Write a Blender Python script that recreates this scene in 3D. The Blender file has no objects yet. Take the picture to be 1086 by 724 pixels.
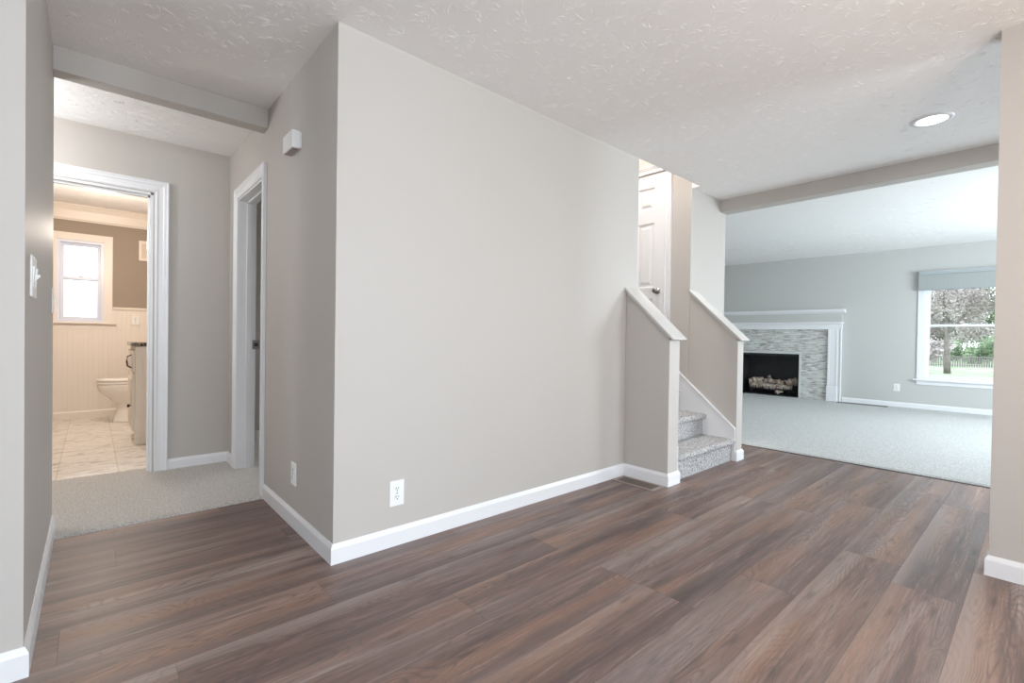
import bpy, bmesh, math, random
from mathutils import Vector, Matrix, noise
random.seed(7)
D = bpy.data
SC = bpy.context.scene
COL = SC.collection
PI = math.pi

# ------------------------------------------------------------------ camera
CX, CY, CZ = -0.8205, -2.1295, 1.0411
YAW, PIT, ROL, FPX = 0.7248, -0.0102, 0.0147, 503.05
F0 = Vector((math.sin(YAW), math.cos(YAW), 0)); R0 = Vector((math.cos(YAW), -math.sin(YAW), 0)); U0 = Vector((0, 0, 1))
F1 = F0*math.cos(PIT) + U0*math.sin(PIT); U1 = U0*math.cos(PIT) - F0*math.sin(PIT)
R2 = R0*math.cos(ROL) + U1*math.sin(ROL); U2 = U1*math.cos(ROL) - R0*math.sin(ROL)
cd = D.cameras.new('camera'); cam = D.objects.new('camera', cd); COL.objects.link(cam)
M = Matrix((R2, U2, -F1)).transposed().to_4x4(); M.translation = (CX, CY, CZ)
cam.matrix_world = M
cd.sensor_width = 36; cd.lens = 36*FPX/1086; cd.clip_start = 0.02; cd.clip_end = 300
SC.camera = cam
# ------------------------------------------------------------------ view, sky, lights
SC.view_settings.view_transform = 'Standard'; SC.view_settings.look = 'None'
SC.view_settings.gamma = 1; SC.view_settings.use_curve_mapping = False
SC.view_settings.exposure = -0.14
SC.cycles.max_bounces = 10; SC.cycles.diffuse_bounces = 7; SC.cycles.glossy_bounces = 4
SC.cycles.sample_clamp_indirect = 6; SC.cycles.caustics_reflective = False; SC.cycles.caustics_refractive = False
SC.cycles.use_denoising = True
w = D.worlds.new('sky'); SC.world = w; w.use_nodes = True
bg = w.node_tree.nodes['Background']; bg.inputs[0].default_value = (.86, .93, 1, 1); bg.inputs[1].default_value = 4.2

def area(name, loc, aim, sx, sy, power, color, spread=PI, shape='RECTANGLE'):
    l = D.lights.new(name, 'AREA'); l.shape = shape; l.size = sx
    if shape == 'RECTANGLE': l.size_y = sy
    l.energy = power; l.color = color; l.spread = spread
    o = D.objects.new(name, l); COL.objects.link(o); o.location = loc
    o.rotation_euler = Vector(aim).to_track_quat('-Z', 'Y').to_euler()
    return o
def point(name, loc, power, color, r=.05):
    l = D.lights.new(name, 'POINT'); l.energy = power; l.color = color; l.shadow_soft_size = r
    o = D.objects.new(name, l); COL.objects.link(o); o.location = loc
    return o
COOL = (.80, .90, 1.0); WARM = (1.0, .72, .48); NEUT = (1.0, .93, .85)
area('daylight_back_window', (-.6, -5.45, 1.45), (.0, 1, -.42), 3.0, 1.5, 56, (.58, .79, 1.0), math.radians(135))
area('added_side_fill', (-3.75, -3.0, 1.45), (1, .15, -.1), 1.8, 1.3, 62, (.75, .88, 1.0))  # added unseen fill that brightens the corridor face and right wall
area('ceiling_fill_back_window', (-.6, -5.42, .80), (0, .5, 1), 3.0, .5, 85, (1, .93, .86))  # added uplight, low at the window, to brighten the ceiling
area('daylight_living_window', (6.4, -4.15, 1.45), (0, 1, -.22), 2.8, 1.5, 225, (.78, .91, 1.0))
area('ceiling_fill_living_window', (6.4, -4.12, .70), (0, .75, 1), 2.8, .5, 22, (.88, .96, 1.0))  # added uplight that lifts the living room ceiling
area('added_foyer_fill', (3.05, -5.45, 1.2), (-.85, 1, 0), 1.0, 1.8, 50, (.74, .86, 1), math.radians(120))  # added fill from the foyer, aimed at the dim left wall
# ------------------------------------------------------------------ materials
def mat(name, color=(.8, .8, .8), rough=.5, metal=0, spec=.5):
    m = D.materials.new(name); m.use_nodes = True
    b = m.node_tree.nodes['Principled BSDF']
    b.inputs['Base Color'].default_value = (*color, 1); b.inputs['Roughness'].default_value = rough
    b.inputs['Metallic'].default_value = metal; b.inputs['Specular IOR Level'].default_value = spec
    return m
class N:
    def __init__(s, m): s.t = m.node_tree; s.b = s.t.nodes['Principled BSDF']
    def new(s, typ, **kw):
        n = s.t.nodes.new(typ)
        for k, v in kw.items():
            if k.startswith('i_'): n.inputs[k[2:].replace('_', ' ')].default_value = v
            else: setattr(n, k, v)
        return n
    def link(s, a, b): s.t.links.new(a, b)
    def math(s, op, a, b=None, c=None):
        n = s.new('ShaderNodeMath', operation=op)
        for i, v in enumerate((a, b, c)):
            if v is None: continue
            if isinstance(v, (int, float)): n.inputs[i].default_value = v
            else: s.link(v, n.inputs[i])
        return n.outputs[0]
    def ramp(s, fac, stops, interp='LINEAR'):
        n = s.new('ShaderNodeValToRGB'); cr = n.color_ramp; cr.interpolation = interp
        while len(cr.elements) < len(stops): cr.elements.new(.5)
        for e, (p, c) in zip(cr.elements, stops):
            e.position = p; e.color = (*c, 1) if len(c) == 3 else c
        s.link(fac, n.inputs[0]); return n.outputs[0]
    def mix(s, fac, a, b, blend='MIX'):
        n = s.new('ShaderNodeMix', data_type='RGBA', blend_type=blend)
        for sock, v in ((n.inputs[0], fac), (n.inputs[6], a), (n.inputs[7], b)):
            if isinstance(v, (int, float)): sock.default_value = v
            elif isinstance(v, tuple): sock.default_value = (*v, 1)
            else: s.link(v, sock)
        return n.outputs[2]
    def coords(s, scale=(1, 1, 1), rot=(0, 0, 0)):
        c = s.new('ShaderNodeTexCoord'); mp = s.new('ShaderNodeMapping')
        mp.inputs['Scale'].default_value = scale; mp.inputs['Rotation'].default_value = rot
        s.link(c.outputs['Object'], mp.inputs[0]); return mp.outputs[0]
    def noise(s, vec, scale, detail=3, rough=.5, dist=0):
        n = s.new('ShaderNodeTexNoise', i_Scale=scale, i_Detail=detail, i_Roughness=rough, i_Distortion=dist)
        s.link(vec, n.inputs['Vector']); return n.outputs[0]
    def bump(s, h, strength=.3, dist=.002):
        n = s.new('ShaderNodeBump'); n.inputs['Strength'].default_value = strength; n.inputs['Distance'].default_value = dist
        s.link(h, n.inputs['Height']); s.link(n.outputs[0], s.b.inputs['Normal'])

def paint(name, color, rough=.45):
    m = mat(name, color, rough+.05, spec=.25); n = N(m)
    v = n.coords(); n.bump(n.noise(v, 260, 2), .06, .001)
    return m
WALL = paint('greige_wall_paint', (.505, .471, .438), .5)
WALL_LIVING = paint('living_wall_paint', (.52, .515, .495), .5)
WALL_STAIR = WALL
TAUPE = paint('taupe_wall_paint', (.34, .285, .23), .6)
CREAM = mat('cream_wainscot_paint', (.80, .74, .67), .4)
WHITE = mat('white_trim_paint', (.77, .77, .78), .35)
CAPM = mat('off_white_cap_paint', (.585, .565, .54), .4)
WHITE_PLASTIC = mat('white_plastic', (.82, .82, .80), .3)
DARK = mat('dark_slot', (.03, .03, .03), .6)
NICKEL = mat('satin_nickel', (.27, .255, .24), .3, 1)
BRONZE = mat('dark_bronze', (.06, .045, .035), .35, .9)
PORCELAIN = mat('porcelain', (.86, .83, .79), .12)
VANITY = mat('vanity_cream_paint', (.83, .79, .73), .4)
BLACK_METAL = mat('black_firebox_metal', (.018, .018, .020), .5)
VINYL = mat('white_vinyl_window', (.80, .82, .85), .35)

def ceiling_mat():
    m = mat('stomp_textured_ceiling', (.84, .825, .81), .9, spec=.1); n = N(m)
    v = n.coords(); n.bump(n.noise(v, 120, 3, .6), .22, .0025)
    return m
CEIL = ceiling_mat()

def wood_mat():
    m = mat('wood_plank_floor', (.2, .13, .11), .38, spec=.45); n = N(m)
    at = n.new('ShaderNodeAttribute', attribute_name='plank'); sp = n.new('ShaderNodeSeparateColor'); n.link(at.outputs['Color'], sp.inputs[0])
    r1, r2, r3 = sp.outputs
    c = n.new('ShaderNodeTexCoord')
    off = n.new('ShaderNodeCombineXYZ')
    n.link(n.math('MULTIPLY', r1, 37.0), off.inputs[0]); n.link(n.math('MULTIPLY', r2, 23.0), off.inputs[1]); n.link(n.math('MULTIPLY', r3, 11.0), off.inputs[2])
    ad = n.new('ShaderNodeVectorMath', operation='ADD'); n.link(c.outputs['Object'], ad.inputs[0]); n.link(off.outputs[0], ad.inputs[1])
    def sv(x, y, z=1):
        k = n.new('ShaderNodeVectorMath', operation='MULTIPLY'); n.link(ad.outputs[0], k.inputs[0]); k.inputs[1].default_value = (x, y, z); return k.outputs[0]
    broad = n.noise(sv(.7, 11), 1.0, 4, .6, .35)           # wide tonal drifts
    streak = n.noise(sv(3.2, 70), 1.0, 5, .68, 1.2)         # long streaks
    fine = n.noise(sv(22, 260), 1.0, 3, .65)               # pores
    cat = n.noise(sv(1.0, 6.0), 1.0, 2, .40, .2)           # cathedral grain: contours of a stretched noise
    rings = n.math('ABSOLUTE', n.math('SINE', n.math('MULTIPLY', cat, 120)))
    ringm = n.math('POWER', n.math('SUBTRACT', 1, rings), 2)
    mask = n.ramp(n.noise(sv(.8, 3.6), 1.0, 1), [(.47, (0, 0, 0)), (.58, (1, 1, 1))])
    base = n.ramp(broad, [(.28, (.085, .060, .056)), (.40, (.160, .108, .095)), (.50, (.225, .150, .125)), (.60, (.285, .215, .190)), (.72, (.42, .345, .315))])
    tone = n.ramp(r1, [(0, (.84, .82, .84)), (.35, (1.0, .93, .88)), (.7, (1.0, .98, .98)), (1, (1.14, 1.09, 1.05))])
    col = n.mix(1.0, base, tone, 'MULTIPLY')
    col = n.mix(n.math('MULTIPLY', n.ramp(streak, [(.36, (1, 1, 1)), (.50, (0, 0, 0))]), .60), col, (.085, .085, .080))
    col = n.mix(n.math('MULTIPLY', n.ramp(streak, [(.54, (0, 0, 0)), (.70, (1, 1, 1))]), .38), col, (.47, .39, .35))
    warm = n.ramp(n.noise(sv(.7, 6.5), 1.0, 3), [(.50, (0, 0, 0)), (.68, (1, 1, 1))])
    col = n.mix(n.math('MULTIPLY', warm, .48), col, (.40, .225, .145))
    grey = n.ramp(n.noise(sv(.9, 7.0, 1), 1.0, 2, .5, .2), [(.32, (1, 1, 1)), (.46, (0, 0, 0))])
    col = n.mix(n.math('MULTIPLY', grey, .45), col, (.20, .175, .17))
    col = n.mix(n.math('MULTIPLY', n.math('MULTIPLY', ringm, mask), .62), col, (.095, .072, .068))
    col = n.mix(n.math('MULTIPLY', n.ramp(fine, [(.30, (1, 1, 1)), (.52, (0, 0, 0))]), .38), col, (.11, .08, .075))
    # every board is printed with a paler grey sapwood band along one long edge
    acr = n.math('ADD', at.outputs['Alpha'], n.math('MULTIPLY', n.math('SUBTRACT', n.noise(sv(.9, 2.0), 1.0, 2), .5), .55))
    band = n.ramp(acr, [(.72, (0, 0, 0)), (.97, (1, 1, 1))])
    col = n.mix(n.math('MULTIPLY', band, n.math('MULTIPLY_ADD', r2, .45, .05)), col, (.345, .290, .268))
    dk = n.ramp(acr, [(.10, (1, 1, 1)), (.34, (0, 0, 0))])
    col = n.mix(n.math('MULTIPLY', dk, .30), col, (.13, .10, .095))
    kv = n.new('ShaderNodeTexVoronoi', voronoi_dimensions='2D', i_Scale=1.0); n.link(sv(1.6, 8.0), kv.inputs['Vector'])
    kn = n.new('ShaderNodeMath', operation='ADD'); n.link(kv.outputs['Distance'], kn.inputs[0]); n.link(n.math('MULTIPLY', n.noise(sv(9, 40), 1, 3), .26), kn.inputs[1])
    knot = n.ramp(kn.outputs[0], [(.13, (1, 1, 1)), (.24, (0, 0, 0))])
    col = n.mix(n.math('MULTIPLY', knot, .45), col, (.06, .045, .042))
    seam = at.outputs['Alpha']
    n.link(col, n.b.inputs['Base Color'])
    rg = n.math('MULTIPLY_ADD', fine, .16, .36); n.link(rg, n.b.inputs['Roughness'])
    n.bump(n.math('ADD', fine, n.math('MULTIPLY', streak, .5)), .16, .0012)
    return m
WOOD = wood_mat()
SEAM = mat('plank_seam', (.15, .115, .105), .5)

def carpet(name, a, b, c, sc=220, bstr=.8):
    m = mat(name, a, .95, spec=.1); n = N(m); v = n.coords()
    f = n.noise(v, sc, 2, .6); g = n.noise(v, sc*.22, 2, .6)
    col = n.ramp(f, [(.36, a), (.50, b), (.66, c)])
    col = n.mix(n.math('MULTIPLY', g, .35), col, b)
    h = n.math('ADD', f, n.math('MULTIPLY', g, 1.2)); n.link(col, n.b.inputs['Base Color']); n.bump(h, bstr, .01)
    return m
CARPET_HALL = carpet('beige_grey_carpet', (.38, .355, .32), (.57, .54, .50), (.72, .695, .66), 140, .95)
CARPET_LIVING = carpet('pale_grey_carpet', (.42, .42, .41), (.58, .58, .57), (.70, .70, .69), 120)
CARPET_STAIR = carpet('speckled_grey_stair_carpet', (.17, .16, .165), (.44, .43, .43), (.66, .65, .63), 95, 1.0)

def tile_mat():
    m = mat('marble_look_tile', (.6, .55, .5), .3); n = N(m)
    v = n.coords()
    br = n.new('ShaderNodeTexBrick', i_Scale=1.0, offset=.33)
    br.inputs['Brick Width'].default_value = .62; br.inputs['Row Height'].default_value = .335
    br.inputs['Mortar Size'].default_value = .0025; br.inputs['Mortar Smooth'].default_value = .1
    br.inputs['Color1'].default_value = (.95, .95, .95, 1); br.inputs['Color2'].default_value = (1, 1, 1, 1); br.inputs['Mortar'].default_value = (.66, .62, .58, 1)
    mp = n.new('ShaderNodeMapping'); mp.inputs['Rotation'].default_value = (0, 0, PI/2); mp.inputs['Location'].default_value = (.1, -.0, 0)
    n.link(v, mp.inputs[0]); n.link(mp.outputs[0], br.inputs['Vector'])
    vn = n.coords((1, 3.0, 1), (0, 0, .5)); t = n.noise(vn, 4.5, 5, .62, 1.4)
    col = n.ramp(t, [(.34, (.40, .36, .32)), (.43, (.64, .60, .56)), (.50, (.84, .81, .77)), (.62, (.78, .73, .67)), (.70, (.56, .49, .42)), (.8, (.80, .76, .71))])
    n.link(n.mix(1.0, col, br.outputs['Color'], 'MULTIPLY'), n.b.inputs['Base Color'])
    return m
TILE = tile_mat()

def mosaic_mat():
    m = mat('linear_stone_mosaic', (.6, .6, .58), .3); n = N(m)
    c = n.new('ShaderNodeTexCoord'); s = n.new('ShaderNodeSeparateXYZ'); n.link(c.outputs['Object'], s.inputs[0])
    row = n.math('FLOOR', n.math('DIVIDE', s.outputs[2], .0135))
    wn = n.new('ShaderNodeTexWhiteNoise', noise_dimensions='1D'); n.link(row, wn.inputs['W'])
    u = n.math('DIVIDE', n.math('MULTIPLY_ADD', wn.outputs['Value'], 1.7, s.outputs[1]), n.math('MULTIPLY_ADD', wn.outputs['Value'], .07, .06))
    cell = n.math('FLOOR', u)
    cb = n.new('ShaderNodeCombineXYZ'); n.link(cell, cb.inputs[0]); n.link(row, cb.inputs[1])
    w2 = n.new('ShaderNodeTexWhiteNoise', noise_dimensions='2D'); n.link(cb.outputs[0], w2.inputs['Vector'])
    col = n.ramp(w2.outputs['Value'], [(0, (.30, .28, .26)), (.08, (.43, .415, .39)), (.25, (.56, .56, .54)), (.50, (.64, .65, .63)), (.8, (.56, .53, .48)), (.93, (.72, .73, .72))], 'CONSTANT')
    fz = n.math('FRACT', n.math('DIVIDE', s.outputs[2], .0135)); fu = n.math('FRACT', u)
    g = n.math('MAXIMUM', n.math('LESS_THAN', fz, .12), n.math('LESS_THAN', fu, .03))
    n.link(n.mix(g, col, (.50, .49, .46)), n.b.inputs['Base Color'])
    n.bump(n.math('SUBTRACT', w2.outputs['Value'], n.math('MULTIPLY', g, .8)), .5, .004)
    return m
MOSAIC = mosaic_mat()

def granite_mat():
    m = mat('dark_granite', (.1, .09, .08), .15); n = N(m); v = n.coords()
    t = n.noise(v, 90, 4, .7)
    n.link(n.ramp(t, [(.40, (.02, .018, .016)), (.5, (.14, .10, .075)), (.58, (.30, .25, .20)), (.68, (.6, .56, .5))]), n.b.inputs['Base Color'])
    return m
GRANITE = granite_mat()
def log_mat():
    m = mat('ceramic_log_bark', (.4, .3, .24), .9); n = N(m); v = n.coords((3, 3, 3))
    t = n.noise(v, 7, 5, .7); n.link(n.ramp(t, [(.34, (.09, .065, .05)), (.44, (.34, .26, .205)), (.56, (.56, .46, .39)), (.75, (.75, .69, .63))]), n.b.inputs['Base Color'])
    n.bump(t, .9, .02); return m
LOGM = log_mat()
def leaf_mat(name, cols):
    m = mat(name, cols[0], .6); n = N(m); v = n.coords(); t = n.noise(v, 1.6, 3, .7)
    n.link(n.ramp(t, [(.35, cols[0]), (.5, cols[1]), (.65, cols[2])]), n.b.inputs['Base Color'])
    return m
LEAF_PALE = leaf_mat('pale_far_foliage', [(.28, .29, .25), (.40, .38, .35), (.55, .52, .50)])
LEAF_TREE = leaf_mat('pink_white_blossom_foliage', [(.25, .25, .22), (.42, .37, .36), (.62, .58, .57)])
LEAF_GREEN = leaf_mat('green_foliage', [(.11, .17, .10), (.19, .27, .15), (.32, .40, .26)])
BARK = leaf_mat('grey_bark', [(.16, .14, .13), (.24, .21, .20), (.32, .29, .28)])
GRASS = leaf_mat('lawn_grass', [(.16, .22, .12), (.26, .32, .20), (.40, .42, .33)])
FENCE = mat('weathered_fence_paint', (.22, .205, .20), .7)
def shade_mat():
    m = mat('woven_grey_shade', (.42, .44, .44), .85); n = N(m)
    c = n.new('ShaderNodeTexCoord'); s = n.new('ShaderNodeSeparateXYZ'); n.link(c.outputs['Object'], s.inputs[0])
    z = n.math('SINE', n.math('MULTIPLY', s.outputs[2], 520)); y = n.math('SINE', n.math('MULTIPLY', s.outputs[1], 380))
    f = n.math('MULTIPLY_ADD', n.math('ADD', z, y), .2, .5)
    n.link(n.mix(f, (.27, .29, .295), (.42, .43, .41)), n.b.inputs['Base Color'])
    n.b.inputs['Transmission Weight'].default_value = 0
    return m
SHADE = shade_mat()
def glass_mat():
    m = D.materials.new('window_glass'); m.use_nodes = True; t = m.node_tree; t.nodes.clear()
    o = t.nodes.new('ShaderNodeOutputMaterial'); tr = t.nodes.new('ShaderNodeBsdfTransparent'); tr.inputs[0].default_value = (.97, .98, .98, 1)
    g = t.nodes.new('ShaderNodeBsdfGlossy'); g.inputs['Roughness'].default_value = .01
    f = t.nodes.new('ShaderNodeFresnel'); f.inputs[0].default_value = 1.3; mx = t.nodes.new('ShaderNodeMixShader')
    t.links.new(f.outputs[0], mx.inputs[0]); t.links.new(tr.outputs[0], mx.inputs[1]); t.links.new(g.outputs[0], mx.inputs[2]); t.links.new(mx.outputs[0], o.inputs[0])
    return m
GLASS = glass_mat()
def frosted_mat():
    m = mat('frosted_window_glass', (.95, .97, 1), .5); m.node_tree.nodes['Principled BSDF'].inputs['Transmission Weight'].default_value = .9
    return m
def emit(name, col, s):
    m = D.materials.new(name); m.use_nodes = True; b = m.node_tree.nodes['Principled BSDF']
    b.inputs['Base Color'].default_value = (1, 1, 1, 1); b.inputs['Emission Color'].default_value = (*col, 1); b.inputs['Emission Strength'].default_value = s
    return m
LENS = emit('lit_lamp_lens', (1, .97, .93), 7)

# ------------------------------------------------------------------ mesh helpers
def box(bm, x0, x1, y0, y1, z0, z1):
    vs = [bm.verts.new((x, y, z)) for x in (x0, x1) for y in (y0, y1) for z in (z0, z1)]
    for f in ((0, 1, 3, 2), (4, 6, 7, 5), (0, 4, 5, 1), (2, 3, 7, 6), (0, 2, 6, 4), (1, 5, 7, 3)):
        bm.faces.new([vs[i] for i in f])
    return vs
def tube(bm, pts, rs, n=10, cap=True):
    rings = []
    pts = [Vector(p) for p in pts]
    if isinstance(rs, (int, float)): rs = [rs]*len(pts)
    for i, p in enumerate(pts):
        d = (pts[min(i+1, len(pts)-1)] - pts[max(i-1, 0)]).normalized()
        a = d.cross(Vector((0, 0, 1)) if abs(d.z) < .9 else Vector((1, 0, 0))).normalized(); b = d.cross(a)
        rings.append([bm.verts.new(p + (a*math.cos(t*2*PI/n) + b*math.sin(t*2*PI/n))*rs[i]) for t in range(n)])
    for i in range(len(rings)-1):
        for k in range(n):
            bm.faces.new([rings[i][k], rings[i][(k+1) % n], rings[i+1][(k+1) % n], rings[i+1][k]])
    if cap: bm.faces.new(rings[0][::-1]); bm.faces.new(rings[-1])
def loft(bm, rings, cap=True):
    R = [[bm.verts.new(p) for p in r] for r in rings]
    n = len(R[0])
    for i in range(len(R)-1):
        for k in range(n): bm.faces.new([R[i][k], R[i][(k+1) % n], R[i+1][(k+1) % n], R[i+1][k]])
    if cap: bm.faces.new(R[0][::-1]); bm.faces.new(R[-1])
def prism(bm, poly, axis, a, b):
    """extrude a closed 2-D polygon along an axis; poly holds the other two coordinates in xyz order"""
    def P(q, t):
        return {'x': (t, q[0], q[1]), 'y': (q[0], t, q[1]), 'z': (q[0], q[1], t)}[axis]
    A = [bm.verts.new(P(q, a)) for q in poly]; B = [bm.verts.new(P(q, b)) for q in poly]
    n = len(poly)
    for k in range(n): bm.faces.new([A[k], A[(k+1) % n], B[(k+1) % n], B[k]])
    bm.faces.new(A[::-1]); bm.faces.new(B)
def obj(name, bm, m, parent=None, smooth=False, bevel=0, segs=2):
    bmesh.ops.recalc_face_normals(bm, faces=bm.faces)
    me = D.meshes.new(name); bm.to_mesh(me); bm.free(); me.materials.append(m)
    if smooth:
        for p in me.polygons: p.use_smooth = True
    o = D.objects.new(name, me); COL.objects.link(o)
    if parent is not None: o.parent = parent
    if bevel:
        b = o.modifiers.new('bevel', 'BEVEL'); b.width = bevel; b.segments = segs; b.limit_method = 'ANGLE'
        b.harden_normals = False
    return o
def boxes(name, bl, m, parent=None, bevel=0, segs=2):
    bm = bmesh.new()
    for b in bl: box(bm, *b)
    return obj(name, bm, m, parent, bevel=bevel, segs=segs)
def struct(o): o['kind'] = 'structure'; return o
def tag(o, label, cat, group=None):
    o['label'] = label; o['category'] = cat
    if group: o['group'] = group
    return o
def thing(name, label, cat, loc=(0, 0, 0), rz=0, group=None):
    o = D.objects.new(name, None); COL.objects.link(o); o.location = loc; o.rotation_euler = (0, 0, rz); o.empty_display_size = .1
    return tag(o, label, cat, group)
def sempty(name, loc=(0, 0, 0), rz=0):
    o = D.objects.new(name, None); COL.objects.link(o); o.location = loc; o.rotation_euler = (0, 0, rz); o.empty_display_size = .1
    return struct(o)
def wall(name, p0, p1, th, z0, z1, m, holes=()):
    """face line p0->p1, body th to the left of it; holes (u0,u1,z0,z1)"""
    p0, p1 = Vector(p0), Vector(p1); L = (p1-p0).length; d = (p1-p0)/L; nrm = Vector((-d.y, d.x))
    us = sorted({0, L, *[h[0] for h in holes], *[h[1] for h in holes]}); zs = sorted({z0, z1, *[h[2] for h in holes], *[h[3] for h in holes]})
    solid = {}
    for i in range(len(us)-1):
        for j in range(len(zs)-1):
            uc, zc = (us[i]+us[i+1])/2, (zs[j]+zs[j+1])/2
            solid[i, j] = not any(h[0] < uc < h[1] and h[2] < zc < h[3] for h in holes)
    bm = bmesh.new(); cache = {}
    def V(i, j, k):
        if (i, j, k) not in cache:
            q = p0 + d*us[i] + nrm*(th*k); cache[i, j, k] = bm.verts.new((q.x, q.y, zs[j]))
        return cache[i, j, k]
    for (i, j), s in solid.items():
        if not s: continue
        bm.faces.new([V(i, j, 0), V(i+1, j, 0), V(i+1, j+1, 0), V(i, j+1, 0)])
        bm.faces.new([V(i, j, 1), V(i, j+1, 1), V(i+1, j+1, 1), V(i+1, j, 1)])
        if not solid.get((i-1, j)): bm.faces.new([V(i, j, 0), V(i, j+1, 0), V(i, j+1, 1), V(i, j, 1)])
        if not solid.get((i+1, j)): bm.faces.new([V(i+1, j, 0), V(i+1, j, 1), V(i+1, j+1, 1), V(i+1, j+1, 0)])
        if not solid.get((i, j-1)): bm.faces.new([V(i, j, 0), V(i, j, 1), V(i+1, j, 1), V(i+1, j, 0)])
        if not solid.get((i, j+1)): bm.faces.new([V(i, j+1, 0), V(i+1, j+1, 0), V(i+1, j+1, 1), V(i, j+1, 1)])
    return struct(obj(name, bm, m))
BASEP = [(0, 0), (.013, 0), (.013, .070), (.0095, .079), (.006, .085), (.004, .090), (0, .090)]
def sweep(name, path, m, prof=BASEP, side=1, z=0, parent=None):
    """moulding along a floor path; side=1 puts it to the right of travel"""
    P = [Vector(p) for p in path]; n = len(P); bm = bmesh.new(); rings = []
    for i in range(n):
        a = (P[i]-P[i-1]).normalized() if i else None; b = (P[i+1]-P[i]).normalized() if i < n-1 else None
        na = Vector((a.y, -a.x))*side if a else None; nb = Vector((b.y, -b.x))*side if b else None
        if na is None: o = nb
        elif nb is None: o = na
        else:
            o = (na+nb); o = o/(o.dot(na))
        rings.append([(P[i].x+o.x*q[0], P[i].y+o.y*q[0], z+q[1]) for q in prof])
    loft(bm, rings)
    return obj(name, bm, m, parent)
def sgrid(bm, nx, ny, fn):
    V = [[bm.verts.new(fn(i/nx, j/ny)) for j in range(ny+1)] for i in range(nx+1)]
    for i in range(nx):
        for j in range(ny): bm.faces.new([V[i][j], V[i+1][j], V[i+1][j+1], V[i][j+1]])

# ------------------------------------------------------------------ key dimensions (metres)
H = 2.44; WL = -.971; YN = -.108; YC = 1.127; YB = 2.2153
XB, XE, DH = 2.221, 2.3596, -.369; XR, XR2 = 3.327, 3.4427; DL = .0757
XP = 4.028; XM, XM2, ZM = 3.9067, 4.055, 2.322; ZL = 2.5246
XW, YW = 2.208, -1.970
def XF(y): return 8.805 - .0371*y
TOP = 4.9

# ------------------------------------------------------------------ floor planks
def planks():
    bm = bmesh.new(); lay = bm.loops.layers.color.new('plank')
    W = .228; rows = {}
    known = {-1: -.11, -3: .27, -6: 1.34, -8: 1.78, -5: 2.45, -2: .9, -4: -.6, -7: 2.0, 0: .62}
    y_top = -.1
    k0 = -24; k1 = 6
    for k in range(k0, k1):
        ya, yb = y_top + k*W, y_top + (k+1)*W
        ya = max(ya, -5.5); yb = min(yb, YC)
        if yb <= ya: continue
        j = known.get(k, random.uniform(-1, 1)); Lp = 1.52
        xs = [j + Lp*q for q in range(-6, 8)]
        xs = [x for x in xs if -3.8 < x < XM2-.002]; xs = [-3.8] + xs + [XM2]
        for a, b in zip(xs, xs[1:]):
            if b-a < .01: continue
            g = .0004; c = (random.random(), random.random(), random.random(), 1)
            vs = [bm.verts.new(p) for p in ((a+g, ya+g, 0), (b-g, ya+g, 0), (b-g, yb-g, 0), (a+g, yb-g, 0))]
            f = bm.faces.new(vs)
            for l in f.loops: l[lay] = (c[0], c[1], c[2], 1.0 if l.vert.co.y > (ya+yb)/2 else 0.0)
            ex = [bm.verts.new(p) for p in ((a, ya, -.002), (b, ya, -.002), (b, yb, -.002), (a, yb, -.002))]
            for q in range(4):
                e = bm.faces.new([ex[q], ex[(q+1) % 4], vs[(q+1) % 4], vs[q]]); e.material_index = 1
                for l in e.loops: l[lay] = (.5, .5, .5, 1)
    vs = [bm.verts.new(p) for p in ((-3.8, -5.5, -.02), (XM2, -5.5, -.02), (XM2, YC, -.02), (-3.8, YC, -.02))]
    f = bm.faces.new(vs); f.material_index = 1
    me = D.meshes.new('floor'); bm.to_mesh(me); bm.free(); me.materials.append(WOOD); me.materials.append(SEAM)
    o = D.objects.new('floor', me); COL.objects.link(o); return struct(o)
planks()

def carpet_slab(name, x0, x1, y0, y1, z, m, step, amp, edges=''):
    """carpet with a nubby surface and rolled edges on the named sides (x-: 'w', y-: 's')"""
    bm = bmesh.new(); nx, ny = int((x1-x0)/step), int((y1-y0)/step)
    def fn(u, v):
        x, y = x0+(x1-x0)*u, y0+(y1-y0)*v
        zz = z + amp*(noise.noise(Vector((x*70, y*70, 0))) + .6*noise.noise(Vector((x*23, y*23, 4))))
        if 's' in edges:
            t = (y-y0)/.018
            if t < 1: zz -= z*.85*(1-math.sqrt(max(0, 1-(1-t)**2))) ; 
            if v == 0: y += .004*noise.noise(Vector((x*60, 1, 2))); zz = 0.0
        if 'w' in edges:
            t = (x-x0)/.018
            if t < 1: zz -= z*.85*(1-math.sqrt(max(0, 1-(1-t)**2)))
            if u == 0: x += .004*noise.noise(Vector((y*60, 1, 2))); zz = 0.0
        return (x, y, zz)
    sgrid(bm, nx, ny, fn)
    return struct(obj(name, bm, m, smooth=True))
carpet_slab('floor_hall_carpet', -3.6, .12, YC-.004, 2.345, .014, CARPET_HALL, .008, .0035, 's')
carpet_slab('floor_living_carpet', XM2-.01, 9.05, -4.2, 3.2, .013, CARPET_LIVING, .02, .003, 'w')
struct(boxes('floor_carpet_tack_strip', [(XM2-.035, XM2-.006, -4.2, DL, -.001, .0035)], mat('dark_transition_strip', (.07, .06, .055), .5)))
struct(boxes('floor_bathroom', [(-1.9, .1, 2.325, 5.45, -.02, .004)], TILE))
struct(boxes('floor_bedroom', [(.1, 2.25, .11, 3.4, -.02, .010)], CARPET_HALL))
struct(boxes('floor_slab', [(-4, 9.4, -5.7, 6, -.12, -.03)], SEAM))

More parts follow.
